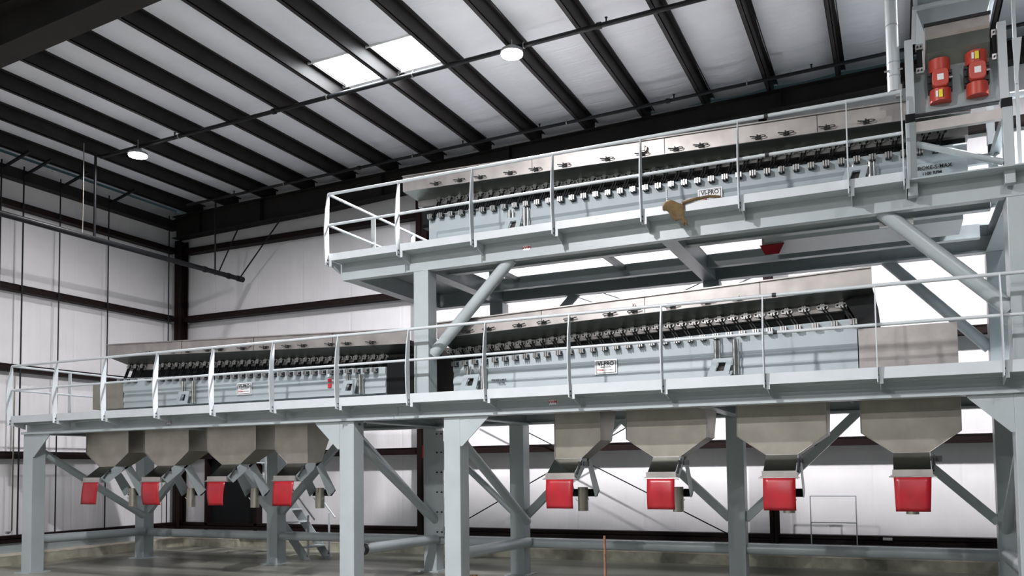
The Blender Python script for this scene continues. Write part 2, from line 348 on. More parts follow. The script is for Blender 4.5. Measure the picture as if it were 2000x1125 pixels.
part('end_cap',MB().tube([(-12.75,13.38,5.72),(-12.75,13.54,5.72)],.062,14),M['pipe_dark'],t)
for y in (12.45,13.1): part('pipe_coupling',MB().tube([(-12.75,y,5.716),(-12.75,y+.06,5.716)],.062,14),M['pipe_dark'],t)
for y,r,tz in ((9.72,.009,ZR(-12.75,.2)),(9.95,.022,ZR(-12.75,.12)),(12.75,.018,ZR(-12.75,.12))):
    part('hanger_rod',MB().tube([(-12.75,y,5.66),(-12.75,y,tz)],r,8),M['pipe_dark'] if r>.01 else M['steel_dull'],t)
part('sway_brace',MB().tube([(-12.75,12.85,5.74),(-12.69,13.36,6.835)],.014,8),M['pipe_dark'],t)
part('sway_brace',MB().tube([(-12.75,13.45,5.74),(-11.54,13.36,6.86)],.014,8),M['pipe_dark'],t)
# ================================================================ LOWER PLATFORM
Y0,Y1 = 8.99, 11.25
C='paint'
lp=thing('lower_platform','long grey-blue steel platform on square columns carrying the two lower machines','platform',(-13.1,Y0,0))
def ibeam(b,x0,x1,y0,y1,z0,z1,tf=.03,web=None):
    yc=(y0+y1)/2 if web is None else web
    return b.box(x0,x1,y0,y1,z0,z0+tf).box(x0,x1,y0,y1,z1-tf*.6,z1).box(x0,x1,yc-.006,yc+.006,z0+tf,z1-tf*.6)
part('front_beam',ibeam(MB(),-13.12,-5.9,Y0,Y0+.18,2.25,2.43,web=Y0+.06).box(-13.12,-5.9,Y0-.045,Y0,2.25,2.288),M[C],lp)
part('front_beam',ibeam(MB(),-5.895,4.2,Y0,Y0+.18,2.25,2.43,web=Y0+.06).box(-5.895,4.2,Y0-.045,Y0,2.25,2.288),M[C],lp)
part('back_beam',ibeam(MB(),-13.12,4.2,Y1,Y1+.18,2.25,2.43),M[C],lp)
def column(par,x0,y0,w,z0,z1,base=True):
    c=part('column',MB().box(x0,x0+w,y0,y0+w,z0,z1),M[C],par,bevel=.008)
    if base: part('base_plate',MB().box(x0-.07,x0+w+.07,y0-.07,y0+w+.07,z0,z0+.015),M[C],c); 
    return c
FX=[-13.12,-6.785,-5.19,1.02]
for x in FX: column(lp,x,Y0,.23,0,2.25)
BX=[-13.2,-10.03,-6.87,-5.36,-2.12,1.06]
for x in BX: column(lp,x,Y1,.23,0,2.25)
sp=part('splice_plate',MB().box(-6.64,-6.50,Y1-.012,Y1,.55,2.2),M[C],lp)
for z in (.62,.93,1.24,1.55,1.86,2.15):
    for x in (-6.61,-6.53): part('bolt',MB().tube([(x,Y1-.03,z),(x,Y1-.012,z)],.014,6),M['ink'],sp)
part('inspection_tag',MB().box(-6.905,-6.872,Y1+.02,Y1+.03,1.78,1.98),M['redink'],lp,label='narrow red tag')
for x in (-6.50,-6.41): part('bolt',MB().tube([(x,Y0+.04,2.205),(x,Y0+.06,2.205)],.02,4),M['ink'],lp)
for x in (-13.1,-10.0,-6.76,-5.17,-2.05,1.04):
    part('cross_beam',ibeam(MB(),0,1,0,1,0,1) if 0 else MB().box(x+.02,x+.18,Y0+.18,Y1,2.25,2.265).box(x+.094,x+.106,Y0+.18,Y1,2.265,2.42),M[C],lp)
for x in (-12.3,-11.05,-9.75,-8.43,-4.3,-3.1,-1.82,-.5):
    part('joist',MB().box(x-.02,x+.02,Y0+.18,Y1,2.36,2.42),M[C],lp)
def gusset(par,x,sx,z,y=Y0,w=.40,h=.37):
    part('gusset_plate',MB().prism([(x,z),(x+sx*w,z),(x,z-h)] if 0 else [(x,z),(x+sx*w,z),(x+sx*w*.97,z-.03),(x+sx*.03,z-h),(x,z-h)],'y',y+.002,y+.016),M[C],par)
gusset(lp,-12.89,1,2.25); gusset(lp,-6.785,-1,2.25); gusset(lp,-4.96,1,2.25); gusset(lp,1.02,-1,2.25)
def tie(par,a,b,r,n='brace_pipe'): part(n,MB().tube([a,b],r,14),M[C],par)
for x in (-13.0,-6.66,-5.08,1.14):
    tie(lp,(x,Y0+.22,.53),(x,Y1+.01,.50),.075,'tie_pipe')
    part('diagonal_brace',MB().tube([(x,Y0+.22,1.98),(x,Y1+.01,.80)],.062,14),M[C],lp)
part('sleeve',MB().tube([(-6.66,Y0+.30,.529),(-6.66,Y0+.38,.528)],.082,14),M['ink'],lp)
for x0,x1 in ((-12.98,-10.02),(-9.81,-6.86),(-6.65,-5.35),(-5.14,-2.11),(-1.9,1.07)):
    tie(lp,(x0,Y1+.12,.48),(x1,Y1+.12,.48),.075,'tie_pipe')
    if x1-x0>2:
        xm=(x0+x1)/2
        for xa,xb in ((x0,xm-.03),(x1,xm+.03)): part('diagonal_brace',MB().bar((xa,Y1+.12,.88),(xb,Y1+.12,2.27),.09,.11),M[C],lp)
    else: part('diagonal_brace',MB().tube([(x0,Y1+.12,2.05),(x1,Y1+.12,.92)],.05,12),M[C],lp)
part('deck',MB().box(-13.1,4.2,8.775,11.62,2.43,2.445),M[C],lp)
LPOST=[-13.1+1.0785*i for i in range(16)]
for i in range(len(LPOST)-1):
    part('toe_board',MB().box(LPOST[i]+.012,LPOST[i+1]-.004,8.762,8.774,2.432,2.545).box(LPOST[i]+.012,LPOST[i+1]-.004,8.774,8.80,2.432,2.437),M['rail'],lp)
part('toe_board',MB().box(-13.112,-13.10,8.78,11.62,2.432,2.545),M['rail'],lp)
part('toe_board',MB().box(-13.1,4.2,11.62,11.63,2.432,2.545),M['rail'],lp)
brk=MB().prism([(0,0),(.22,0),(.22,-.10),(.0,-.045)],'x',-.005,.005).box(-.005,.03,-.012,0,-.05,.02).mesh('bracket',M['rail'])
for x in LPOST: part('bracket',brk,None,lp,(x+.02,8.775,2.43))
def vwm(par,x,y,z,s=1,plate=True):
    p=part('maker_sticker',MB().box(-.045*s,.045*s,-.001,.001,-.028*s,.028*s),M['white'],par,(x,y,z))
    text('lettering','VWM',.045*s,M['redink'],p,(x,y-.0018,z+.004),off=.0012,sx=1.0)
vwm(lp,-9.93,Y0-.005 if 0 else Y0+.052,2.345,.9); vwm(lp,-3.73,Y0+.052,2.375,1.0)
# ================================================================ GUARD RAILS
def railpost(z0,z1):
    zm=(z0+z1)/2
    pts=[(.03,z0),(-.055,z0+.01),(-.075,z0+.25),(-.085,zm),(-.06,z1-.22),(-.02,z1-.04),(-.012,z1),(.016,z1),(.02,z1-.1),(.008,zm),(.015,z0+.2)]
    b=MB().prism(pts,'x',-.006,.006); b.m=1
    for z in (z0+.03,z0+.08): b.tube([(.006,-.02,z),(.015,-.02,z)],.009,6)
    return b.mesh('post',[M['rail'],M['ink']])
def guard(label,xs,zb,zt,zm,x_end,side_y,x_side):
    t=thing('guard_rail',label,'railing',(xs[0],8.76,zb))
    pm=railpost(zb,zt)
    for x in xs: part('post',pm,None,t,(x,8.76,0))
    part('top_rail',MB().tube([(xs[0],8.765,zt),(x_end,8.765,zt)],.019,10),M['rail'],t)
    part('mid_rail',MB().tube([(xs[0],8.765,zm),(x_end,8.765,zm)],.017,10),M['rail'],t)
    if side_y:
        part('side_top_rail',MB().tube([(x_side,8.765,zt),(x_side,side_y,zt)],.019,10),M['rail'],t)
        part('side_mid_rail',MB().tube([(x_side,8.765,zm),(x_side,side_y,zm)],.017,10),M['rail'],t)
        for y in (9.79,10.85,11.6): part('side_post',MB().box(x_side-.035,x_side+.035,y-.006,y+.006,zb+.16,zt),M['rail'],t)
    return t
t=guard('long light grey guard rail in front of the two lower machines',LPOST,2.385,3.355,2.965,4.2,11.6,-13.1)
for x in (-1.12,): part('splice_sleeve',MB().tube([(x-.02,8.765,3.355),(x+.02,8.765,3.355)],.023,10),M['ink'],t); part('splice_sleeve',MB().tube([(x-.02,8.765,2.965),(x+.02,8.765,2.965)],.021,10),M['ink'],t)
UPOST=[-6.79,-5.69,-4.63,-3.57,-2.51,-1.445,-.365,.14]
t=guard('upper light grey guard rail in front of the top machine',UPOST,4.285,5.255,4.84,.15,11.4,-6.79)
for x in (-1.15,): part('splice_sleeve',MB().tube([(x-.02,8.765,5.255),(x+.02,8.765,5.255)],.023,10),M['ink'],t); part('splice_sleeve',MB().tube([(x-.02,8.765,4.84),(x+.02,8.765,4.84)],.021,10),M['ink'],t)
# ================================================================ UPPER PLATFORM
up=thing('upper_platform','raised grey-blue steel platform on tall columns carrying the top machine','platform',(-6.74,Y0,2.445))
part('front_beam',MB().box(-6.74,3.2,Y0,Y0+.012,4.14,4.365).box(-6.74,3.2,Y0+.012,Y0+.11,4.14,4.152).box(-6.74,3.2,Y0+.012,Y0+.11,4.353,4.365),M[C],up)
part('back_beam',MB().box(-6.74,3.2,Y1,Y1+.15,4.14,4.16).box(-6.74,3.2,Y1+.06,Y1+.072,4.16,4.35).box(-6.74,3.2,Y1,Y1+.15,4.35,4.365),M[C],up)
column(up,-5.62,Y0,.215,2.445,4.14,False); column(up,1.03,Y0,.30,2.445,4.14,False)
for x in (-5.67,-2.38,1.05): column(up,x,Y1,.22,2.445,4.14,False)
for x in (-6.72,-5.60,-2.38,1.05): part('cross_beam',MB().box(x,x+.18,Y0+.11,Y1,4.14,4.155).box(x+.165,x+.177,Y0+.11,Y1,4.155,4.345).box(x,x+.18,Y0+.11,Y1,4.345,4.36),M[C],up)
tie(up,(-5.405,Y0+.12,3.07),(-4.28,Y0+.12,4.18),.077); tie(up,(1.04,Y0+.12,3.07),(-.07,Y0+.12,4.18),.077)
tie(up,(-5.45,Y1+.12,3.05),(-4.20,Y1+.12,4.26),.07); tie(up,(1.06,Y1+.12,2.98),(-.12,Y1+.12,4.24),.07)
for x in (-5.0,-3.4,-1.2): part('floor_stringer',MB().box(x,x+.08,Y0+.11,Y1,4.29,4.35),M[C],up)
part('walkway_deck',MB().box(-6.74,3.2,8.775,9.62,4.366,4.38),M[C],up)
part('walkway_deck',MB().box(-6.74,3.2,10.85,11.55,4.366,4.38),M[C],up)
part('end_deck',MB().box(-6.74,-5.75,9.62,10.85,4.366,4.38),M[C],up)
for i in range(len(UPOST)-1): part('toe_board',MB().box(UPOST[i]+.012,UPOST[i+1]-.004,8.762,8.774,4.362,4.455),M['rail'],up)
part('toe_board',MB().box(-6.752,-6.74,8.78,11.5,4.362,4.455),M['rail'],up); part('toe_board',MB().box(-6.74,3.2,11.55,11.56,4.362,4.58),M[C],up)
brk2=MB().prism([(0,0),(.22,0),(.22,-.13),(.0,-.06)],'x',-.005,.005).box(-.005,.03,-.012,0,-.08,.02).mesh('bracket',M['rail'])
for x in UPOST: part('bracket',brk2,None,up,(x+.02,8.775,4.362))
vwm(up,-4.02,Y0-.003,4.255,1.0)
for y in (9.53,10.70): part('machine_rail',MB().box(-5.42,.95,y,y+.10,4.19,4.20).box(-5.42,.95,y+.045,y+.055,4.20,4.36),M[C],up)
part('drip_pan',MB().prism([(9.75,4.36),(10.6,4.36),(10.5,4.20),(9.85,4.20)],'x',-1.35,.72),M['paint'],up)
part('splice_bracket',MB().box(-4.05,-3.85,11.1,11.24,4.30,4.46).box(-4.05,-3.85,11.05,11.1,4.30,4.32),M[C],up)
part('cable_tray_clamp',MB().box(-.1,.22,9.2,9.26,4.05,4.10).box(-.1,-.07,9.2,9.26,4.10,4.15).box(.19,.22,9.2,9.26,4.10,4.15),M['chrome'],up)
single('red_flap','red vinyl flap peeping out below the deck under the top machine','flap',MB().prism([(-1.42,4.2),(-1.14,4.2),(-1.2,4.08),(-1.36,4.08)],'y',9.95,9.96).box(-1.42,-1.14,9.95,9.99,4.195,4.20),M['red'])
# ================================================================ MACHINES
yS,yT,yH,YC = 9.22,9.60,9.50,10.16
arm=MB(); 
for dx in (-.017,.017): arm.bar((dx,.0,0),(dx+0,0,1),.016,.022,(0,1,0))
def armmesh(dx,dz):
    b=MB()
    for o in (-.017,.017): b.bar((o,-.035,0),(o+dx,-.075,-dz),.014,.022,(0,1,0))
    return b.mesh('toggle_arm',M['black'])
def clampmesh(name,k):
    b=MB()
    if k=='top':
        for o in (-.045,.030): b.tube([(o,-.03,.004),(o,-.002,.004)],.026,12)
        b.m=1
        for o in (-.045,.030): b.tube([(o,-.034,.004),(o,-.030,.004)],.012,8)
        b.m=0
        b.box(-.06,.045,-.004,0,-.02,.02).box(-.03,.018,-.045,-.004,-.025,.035).box(-.022,-.012,-.052,-.045,-.03,.04).box(0,.010,-.052,-.045,-.03,.04)
    else:
        b.m=1; b.box(-.03,.03,-.055,-.0,-.035,.03).box(-.036,.036,-.09,-.055,-.018,.012); b.m=0; b.box(-.034,-.016,-.10,-.055,-.03,.026).box(-.008,.008,-.10,-.055,-.035,.03).box(.018,.034,-.10,-.055,-.03,.026)  # black body paints in the shadows between the silver strips
    return b.mesh(name,[M['chrome'],M['ink']])
topc=clampmesh('upper_clamp','top'); botc=clampmesh('lower_clamp','bot')
latch=MB().box(-.03,.03,-.02,0,-.022,.012)
for k in range(10):
    a0,a1=2*math.pi*k/10,2*math.pi*(k+1)/10
    latch.tube([(.035+.05*math.cos(a0),-.028,.012*math.sin(a0)-.002),(.035+.05*math.cos(a1),-.028,.012*math.sin(a1)-.002)],.005,5,False)
latch.tube([(-.085,-.03,.012),(-.01,-.03,-.002)],.007,6).tube([(-.01,-.035,.02),(.02,-.03,-.02)],.008,6)
latchm=latch.mesh('toggle_latch',M['ink'])
latchr=latch.mesh('toggle_latch',M['ink']); latchr.transform(Matrix.Diagonal((-1,1,1,1)))
cap=MB().tube([(0,-.035,0),(0,0,0)],.045,20).box(-.02,.02,-.05,-.035,-.03,.03).tube([(-.03,-.04,-.02),(.03,-.04,.02)],.006,6).mesh('gauge_cap',M['steel'])
def mount(par,x,z0,z1,flip=1):
    z0=max(z0,4.6) if z0>4 else z0
    k=part('isolator_mount',MB().ringprism([(-.13*flip,0),(.11*flip,0),(.16*flip,.19),(-.06*flip,.19)],[(-.045*flip,.045),(.055*flip,.045),(.085*flip,.145),(-.0*flip,.145)],'y',-.012,0).box(-.13,.13,-.012,.11,-.012,0),M['paint_house'],par,(x,9.40,z0))
    part('hole_shade',MB().prism([(-.045*flip,.045),(.055*flip,.045),(.085*flip,.145),(0,.145)],'y',.04,.045),M['ink'],k,(x,9.40,z0))  # black panel painted in for the shade inside the mount's hole
    for o in (-.04,.17): part('coil_rod',MB().tube([(o*flip,.045,.0 if o>.1 else .19),(o*flip,.045,z1-z0)],.022,12).tube([(o*flip+.045,.045,.0 if o>.1 else .19),(o*flip+.045,.045,z1-z0)],.010,8),M['chrome'],k,(x,9.40,z0))
def vipro(par,x,z,y=9.492):
    p=part('maker_plate',MB().box(-.142,.142,-.002,.0015,-.088,.088),M['white'],par,(x,y,z))
    part('border',MB().ringprism([(-.128,-.075),(.128,-.075),(.128,.075),(-.128,.075)],[(-.121,-.069),(.121,-.069),(.121,.069),(-.121,.069)],'y',-.003,-.002),M['ink'],p,(x,y,z))
    text('lettering','VI-PRO',.072,M['ink'],p,(x,y-.003,z+.037),off=.0022,sx=.92)
    text('lettering','Vibratory Conveyor',.017,M['ink'],p,(x,y-.003,z-.002),off=.0006)
    text('lettering','VWM',.032,M['redink'],p,(x-.075,y-.003,z-.038),off=.0008)
    text('lettering','VIBRATORY EQUIPMENT',.012,M['ink'],p,(x+.025,y-.003,z-.040))
def conveyor(name_label, xs, zs_, strip, house, xr_h, groups, lean, latches, caps, mounts, plate, flipl, boxes):
    """xs: sheet x0,x1; zs_: z of sheet top at x0 and slope; strip: x0,x1,z top at x0,slope; house: x0,x1,ztop,slope,zbot"""
    x0,x1=xs; z0,sl=zs_
    t=thing('vibrating_conveyor',name_label,'machine',(house[0],yH,house[4]))
    top=lambda x:z0+sl*(x-x0); st=lambda x:strip[2]+strip[3]*(x-strip[0]); ht=lambda x:house[2]+house[3]*(x-house[0])
    def prof(x):
        zt=top(x); s=st(x); p=[(x,yS-.02,zt-.012),(x,yS-.02,zt),(x,yS,zt),(x,yS,zt-.2),(x,yS+.006,zt-.203),(x,yT,s),(x,yT,s-.085),(x,yT+.12,s-.10)]
        return p+[(q[0],2*YC-q[1],q[2]) for q in p[::-1]]
    xb=min(x1,strip[1]) if x1>strip[1] else x1
    b=MB().sheet(prof(max(x0,strip[0])),prof(xb))
    if x1>strip[1]+.02:   # top sheets run on past the strip as a short discharge spout
        def prof2(x):
            zt=top(x); s=st(x)
            return [(x,yS-.02,zt-.012),(x,yS-.02,zt),(x,yS,zt),(x,yS,zt-.2),(x,yT,st(x))]
        for q in (0,1):
            pa,pb=prof2(xb),prof2(x1)
            if q: pa=[(p[0],2*YC-p[1],p[2]) for p in pa]; pb=[(p[0],2*YC-p[1],p[2]) for p in pb]
            b.sheet(pa,pb)
    # sloping undersides: same sheet, its shade and dark reflections put into the colour
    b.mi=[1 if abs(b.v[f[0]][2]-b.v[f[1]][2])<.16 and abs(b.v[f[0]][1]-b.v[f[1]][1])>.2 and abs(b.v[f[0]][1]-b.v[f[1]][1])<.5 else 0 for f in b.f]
    tr=part('trough',b,[M['steel'],M['steel_shaded']],t,solid=.006)
    pr=prof(xb)[2:-2]
    part('end_plate',MB().add([(p[0]-.01,p[1],p[2]) for p in pr]+[(p[0]-.004,p[1],p[2]) for p in pr],[tuple(range(len(pr))),tuple(range(len(pr),2*len(pr)))[::-1]]),M['black'],t)
    xs_=max(x0,strip[0]); pr=[(xs_,p[1],p[2]) for p in prof(xs_)[2:-2]]
    part('end_plate',MB().add([(p[0]+.004,p[1],p[2]) for p in pr]+[(p[0]+.01,p[1],p[2]) for p in pr],[tuple(range(len(pr))),tuple(range(len(pr),2*len(pr)))[::-1]]),M['steel'],t)
    # seams in the side sheet
    n=4
    for i in range(1,n):
        x=x0+(x1-x0)*(i+.13)/n
        part('sheet_seam',MB().box(x-.003,x+.003,yS-.006,yS-.002,top(x)-.198,top(x)-.002),M['ink'],tr)
    # black box filling the gap between trough and housing
    hx0,hx1,_,_,hb=house
    part('gap_filler',MB().hexa([(strip[0]+.03,yT+.06,ht(strip[0])-.12),(min(strip[1],hx1),yT+.06,ht(min(strip[1],hx1))-.12),(min(strip[1],hx1),2*YC-yT-.06,ht(min(strip[1],hx1))-.12),(strip[0]+.03,2*YC-yT-.06,ht(strip[0])-.12)],
        [(strip[0]+.03,yT+.06,st(strip[0])-.095),(min(strip[1],hx1),yT+.06,st(min(strip[1],hx1))-.095),(min(strip[1],hx1),2*YC-yT-.06,st(min(strip[1],hx1))-.095),(strip[0]+.03,2*YC-yT-.06,st(strip[0])-.095)]),M['black'],t)
    # housing with shallow press folds
    def hp(x):
        h=ht(x); zf=hb+.25; a=[(x,yH+.012,h),(x,yH,h-.02),(x,yH,zf+.02),(x,yH+.024,zf-.015),(x,yH+.002,hb+.12),(x,yH+.002,hb+.10),(x,yH+.018,hb+.075),(x,yH+.010,hb)]
        return a+[(x,2*YC-q[1],q[2]) for q in a[::-1]]
    A=hp(hx0); B=hp(hx1); n=len(A)
    hm=MB().add(A+B,[tuple(range(n)),tuple(range(n,2*n))[::-1]]+[(i,i+n,(i+1)%n+n,(i+1)%n) for i in range(n)])
    part('base_housing',hm,M['paint_house'],t)
    for fx in (hx0+.3,(hx0+hx1)/2,hx1-.3):
        for fy in (yH+.1,2*YC-yH-.2): part('foot',MB().box(fx-.08,fx+.08,fy,fy+.1,hb-(.205 if hb<3 else .14),hb),M['paint_house'],t)
    for (ga,gb,cnt) in groups:
        for i in range(cnt):
            x=ga+(gb-ga)*i/(cnt-1); zt=st(x)-.035; zb=ht(x+lean)-.045
            me=armmesh(lean,zt-zb) if i==0 else me
            a=part('toggle_arm',me,None,t,(x,yT,zt))
            part('upper_clamp',topc,None,a,(x,yT,zt)); part('lower_clamp',botc,None,a,(x+lean,yT-.025-.06,zb-.0))
    lm=latchr if flipl else latchm
    for x in latches: part('toggle_latch',lm,None,t,(x,yS-.004,top(x)-.165))
    for x in caps: part('gauge_cap',cap,None,t,(x,yS-.004,top(x)-.11))
    for x,f in mounts: mount(t,x,hb+.0,ht(x)-.10,f)
    vipro(t,*plate)
    for nm,bx,mm,lb in boxes: part(nm,MB().box(*bx),M[mm],t,label=lb)
    return t,top,st,ht
from_px=lambda L:L
m1,_,_,_=conveyor('lower left vibrating conveyor with blue-grey base above the four left hoppers',(-11.46,-5.85),(3.652,-.0345),(-11.46,-6.43,3.364,-.033),(-11.45,-6.40,3.135,-.024,2.655),None,
   [(-11.39,-11.09,3),(-10.78,-7.95,20),(-7.80,-6.47,10)],-.07,[-10.5,-10.05,-9.75,-9.35,-9.1,-8.67,-8.25,-7.85,-7.57,-7.1,-6.82,-6.42],[-8.55],[(-10.05,1),(-6.95,1)],(-8.9,2.835),False,
   [('side_cover',(-12.18,-11.47,yH+.02,10.8,2.655,3.065),'steel_dull','dull grey sheet cover box'),('rubber_boot',(-6.39,-5.66,yH+.03,10.7,2.45,3.14),'black','black rubber boot')])
m2,_,_,_=conveyor('lower right vibrating conveyor tilting up to the right above the four right hoppers',(-5.41,-.19),(3.497,.029),(-5.41,-.49,3.199,.0345),(-5.335,-.36,3.02,.030,2.625),None,
   [(-5.40,-4.09,10),(-3.93,-1.086,20),(-.90,-.51,3)],.12,[-4.95,-4.65,-4.23,-3.9,-3.55,-3.05,-2.75,-2.3,-1.9,-1.55],[-2.78],[(-5.05,1),(-1.83,1)],(-3.21,2.815),True,
   [('side_cover',(-.35,.60,yH+.01,10.8,2.625,3.05),'steel','bright stainless cover box')])
m3,_,_,_=conveyor('top vibrating conveyor on the raised upper platform',(-5.93,.78),(5.507,-.0268),(-5.92,.78,5.284,-.0263),(-5.575,.755,5.03,-.019,4.52),None,
   [(-5.553,.09,37),(.24,.54,3)],-.08,[-5.40,-5.05,-4.75,-4.33,-3.98,-3.60,-3.05,-2.62,-2.22,-1.93,-1.30,-1.00,-.58,-.19],[-2.60],[(-4.42,1),(-.35,1)],(-1.90,4.735),False,
   [('end_cover',(-5.70,-5.58,yH+.02,10.8,4.52,5.0),'paint_house','ribbed end panel')])
# small details on machines
part('discharge_hood',MB().prism([(-.47,3.35),(-.195,3.485),(-.14,3.235),(-.36,3.145)],'y',9.45,10.86),M['black'],m2,label='black rubber discharge hood')
part('warning_sticker',MB().box(-7.36,-7.30,9.490,9.493,2.93,3.0),M['white'],m1); part('warning_sticker',MB().box(-7.36,-7.30,9.486,9.489,2.85,2.9),M['redink'],m1); part('warning_sticker',MB().box(-7.36,-7.30,9.486,9.489,2.77,2.83),M['redink'],m1)
text('lettering','STROKE-S-MAX',.031,M['ink'],m2,(-4.66,9.488,2.735),off=.001); text('lettering','1100 RPM',.027,M['ink'],m2,(-4.63,9.488,2.69),off=.001)
text('lettering','STROKE-S-MAX',.055,M['ink'],m3,(.42,9.495,4.695),off=.001); text('lettering','1100 RPM',.045,M['ink'],m3,(.42,9.495,4.635),off=.001)
ch=MB()
for k in range(9): ch.box(-2.418,-2.406,9.484,9.490,4.70+k*.022,4.714+k*.022)
part('hanging_chain',ch,M['white'],m3)
# ================================================================ HOPPERS
def hopper(xl,xr,xa,xb,label,cut=None,flapw=0,flaplean=0,kinked=0,glow=0):
    """front outline between xl..xr, spout between xa..xb"""
    yf,zt,zk,zb=9.42,2.425,1.925,1.71
    t=thing('hopper',label,'hopper',((xa+xb)/2,yf,1.08),'sheet steel hoppers under the lower platform')
    yb_t,yb_b=10.10,9.72
    F=[(xl,zt),(xr,zt),(xr,zk),(xb,zb),(xa,zb),(xl,zk)]
    if abs(xr-xb)<.02: F=[(xl,zt),(xr,zt),(xb,zb),(xa,zb),(xl,zk)]
    if abs(xl-xa)<.02: F=[(xl,zt),(xr,zt),(xr,zk),(xb,zb),(xa,zb)]
    def back(p):
        f=(p[1]-zb)/(zt-zb); return (p[0], yb_b+(yb_t-yb_b)*min(1,f*1.2), p[1])
    A=[(p[0],yf,p[1]) for p in F]; B=[back(p) for p in F]; n=len(A)
    part('body',MB().add(A+B,[tuple(range(n)),tuple(range(n,2*n))[::-1]]+[(i,i+n,(i+1)%n+n,(i+1)%n) for i in range(n)]),M['steel_dull'],t)
    # edge flange lines
    e=MB()
    for i in range(n-1): e.tube([Vector(A[i+1])+Vector((0,-.004,0)),Vector(A[(i+2)%n])+Vector((0,-.004,0))],.005,6)
    part('edge_seam',e,M['steel'],t)
    # front chute
    part('chute',MB().hexa([(xa,yf,zb),(xb,yf,zb),(xb,yf+.28,zb),(xa,yf+.28,zb)],[(xa-.0,9.16,1.53),(xb,9.16,1.53),(xb,9.30,1.45),(xa,9.30,1.45)]),M['steel_smooth'],t)
    cl=part('flap_clamp',MB().box(xa-.012,xb+.012,9.135,9.165,1.455,1.535).box(xa-.03,xb+.03,9.125,9.140,1.468,1.480),M['chrome'] if 0 else M['steel'],t)
    part('clamp_rod',MB().tube([(xa-.045,9.13,1.462),(xb+.045,9.13,1.462)],.006,8),M['chrome'],cl)
    # hanging flap
    m=8; vs=[]; 
    for j in range(m+1):
        for i in range(7):
            u=i/6; v=j/m; x=xa+(xb-xa)*u*(1-flapw*v)+flapw*v*(xb-xa)*.35+flaplean*v*v; y=9.13-.02*math.sin(v*3)+.01*math.sin(u*6+kinked)*v
            vs.append((x,y,1.458-.345*v))
    fs=[(j*7+i,j*7+i+1,(j+1)*7+i+1,(j+1)*7+i) for j in range(m) for i in range(6)]
    part('flap',MB().add(vs,fs,True),M['red'],t,solid=.005,label='red vinyl flap')
    # rear leg: two side plates and an outlet pipe
    xm=(xa+xb)/2
    for x in (xa+.0,xb-.006):
        part('side_plate',MB().prism([(9.60,1.69),(9.73,1.735),(10.06,1.31),(9.90,1.215)],'x',x,x+.006),M['paint'],t)
    part('chute_floor',MB().hexa([(xa,9.97,1.225),(xb,9.97,1.225),(xb,10.06,1.30),(xa,10.06,1.30)],[(xa,9.96,1.235),(xb,9.96,1.235),(xb,10.05,1.32),(xa,10.05,1.32)]),M['black'],t)
    op=part('outlet_pipe',MB().tube([(xm,9.92,1.345),(xm,9.92,1.045)],.066,18,False).tube([(xm,9.92,1.045),(xm,9.92,1.345)],.060,18,False),M['steel_dull'],t)
    for s in (-1,1): part('pipe_clip',MB().tube([(xm+s*.066,9.89,1.17),(xm+s*.09,9.885,1.20)],.006,6),M['chrome'],op)
    # latch linkage on the right side of the chute
    part('linkage',MB().tube([(xb+.02,9.30,1.66),(xb+.02,9.20,1.52)],.012,8).tube([(xb+.035,9.32,1.68),(xb+.035,9.24,1.58)],.007,6).box(xb+.0,xb+.05,9.29,9.31,1.62,1.67),M['ink'],t)
    part('chute_flange',MB().box(xb,xb+.006,9.22,9.50,1.56,1.70) if 0 else MB().prism([(9.16,1.53),(9.42,1.71),(9.60,1.71),(9.55,1.62),(9.28,1.44)],'x',xb,xb+.006),M['paint'],t)
    if not kinked: part('position_switch',MB().box(xb+.05,xb+.11,9.33,9.38,1.61,1.67),M['ink'],t)
    return t
hopper(-12.18,-11.215,-11.87,-11.52,'leftmost hopper with a curled red flap',flaplean=-.06,kinked=1)
hopper(-10.87,-9.925,-10.575,-10.215,'second hopper from the left with a dark red flap',flaplean=.02,kinked=2)
hopper(-9.565,-8.603,-9.25,-8.905,'third hopper from the left, its flap in front of the dark doorway',flapw=.18,kinked=3)
hopper(-8.265,-7.66,-8.015,-7.66,'fourth hopper from the left with a straight right side, beside the bright column',flaplean=-.02,kinked=4,flapw=.06)
hopper(-3.865,-3.27,-3.865,-3.515,'hopper with a straight left side and a bright red flap, first of the right-hand four',flapw=.03)
hopper(-2.945,-1.99,-2.62,-2.30,'second of the right-hand hoppers, its red flap shiny at the bottom',flapw=.0)
hopper(-1.65,-.695,-1.336,-1.0,'third of the right-hand hoppers with a creased red flap')
hopper(-.352,.596,-.049,.297,'rightmost hopper, wide beige front with a flap narrowing at the left',flapw=.08)
# ================================================================ FEEDER AT THE TOP RIGHT
ff=thing('feeder_stand','grey welded stand holding the red-motored feeder at the top right','frame',(.22,8.9,4.38))
for x in (.175,1.01):
    for y in (8.86,10.1):
        part('post',MB().box(x,x+.09,y,y+.1,4.232 if y<9 else 4.38,4.97),M[C],ff,bevel=.004)
        part('rubber_pad',MB().box(x+.0,x+.09,y,y+.09,4.97,5.055),M['black'],ff)
    part('side_rail',MB().box(x+.01,x+.08,8.96,10.1,4.86,4.97),M[C],ff); part('side_rail',MB().box(x+.01,x+.08,8.96,10.1,4.39,4.46),M[C],ff)
part('cross_rail',MB().box(.265,1.01,8.87,8.93,4.865,4.965),M['steel'],ff); part('cross_rail',MB().box(.265,1.01,10.12,10.18,4.865,4.965),M[C],ff)
part('cross_rail',MB().box(.265,1.01,8.87,8.93,4.365,4.395),M[C],ff)
part('diagonal_pipe',MB().tube([(.265,8.91,4.76),(1.01,8.91,4.455)],.032,12),M[C],ff)
part('diagonal_pipe',MB().tube([(.95,9.05,4.46),(1.06,9.9,4.86)],.03,12),M[C],ff)
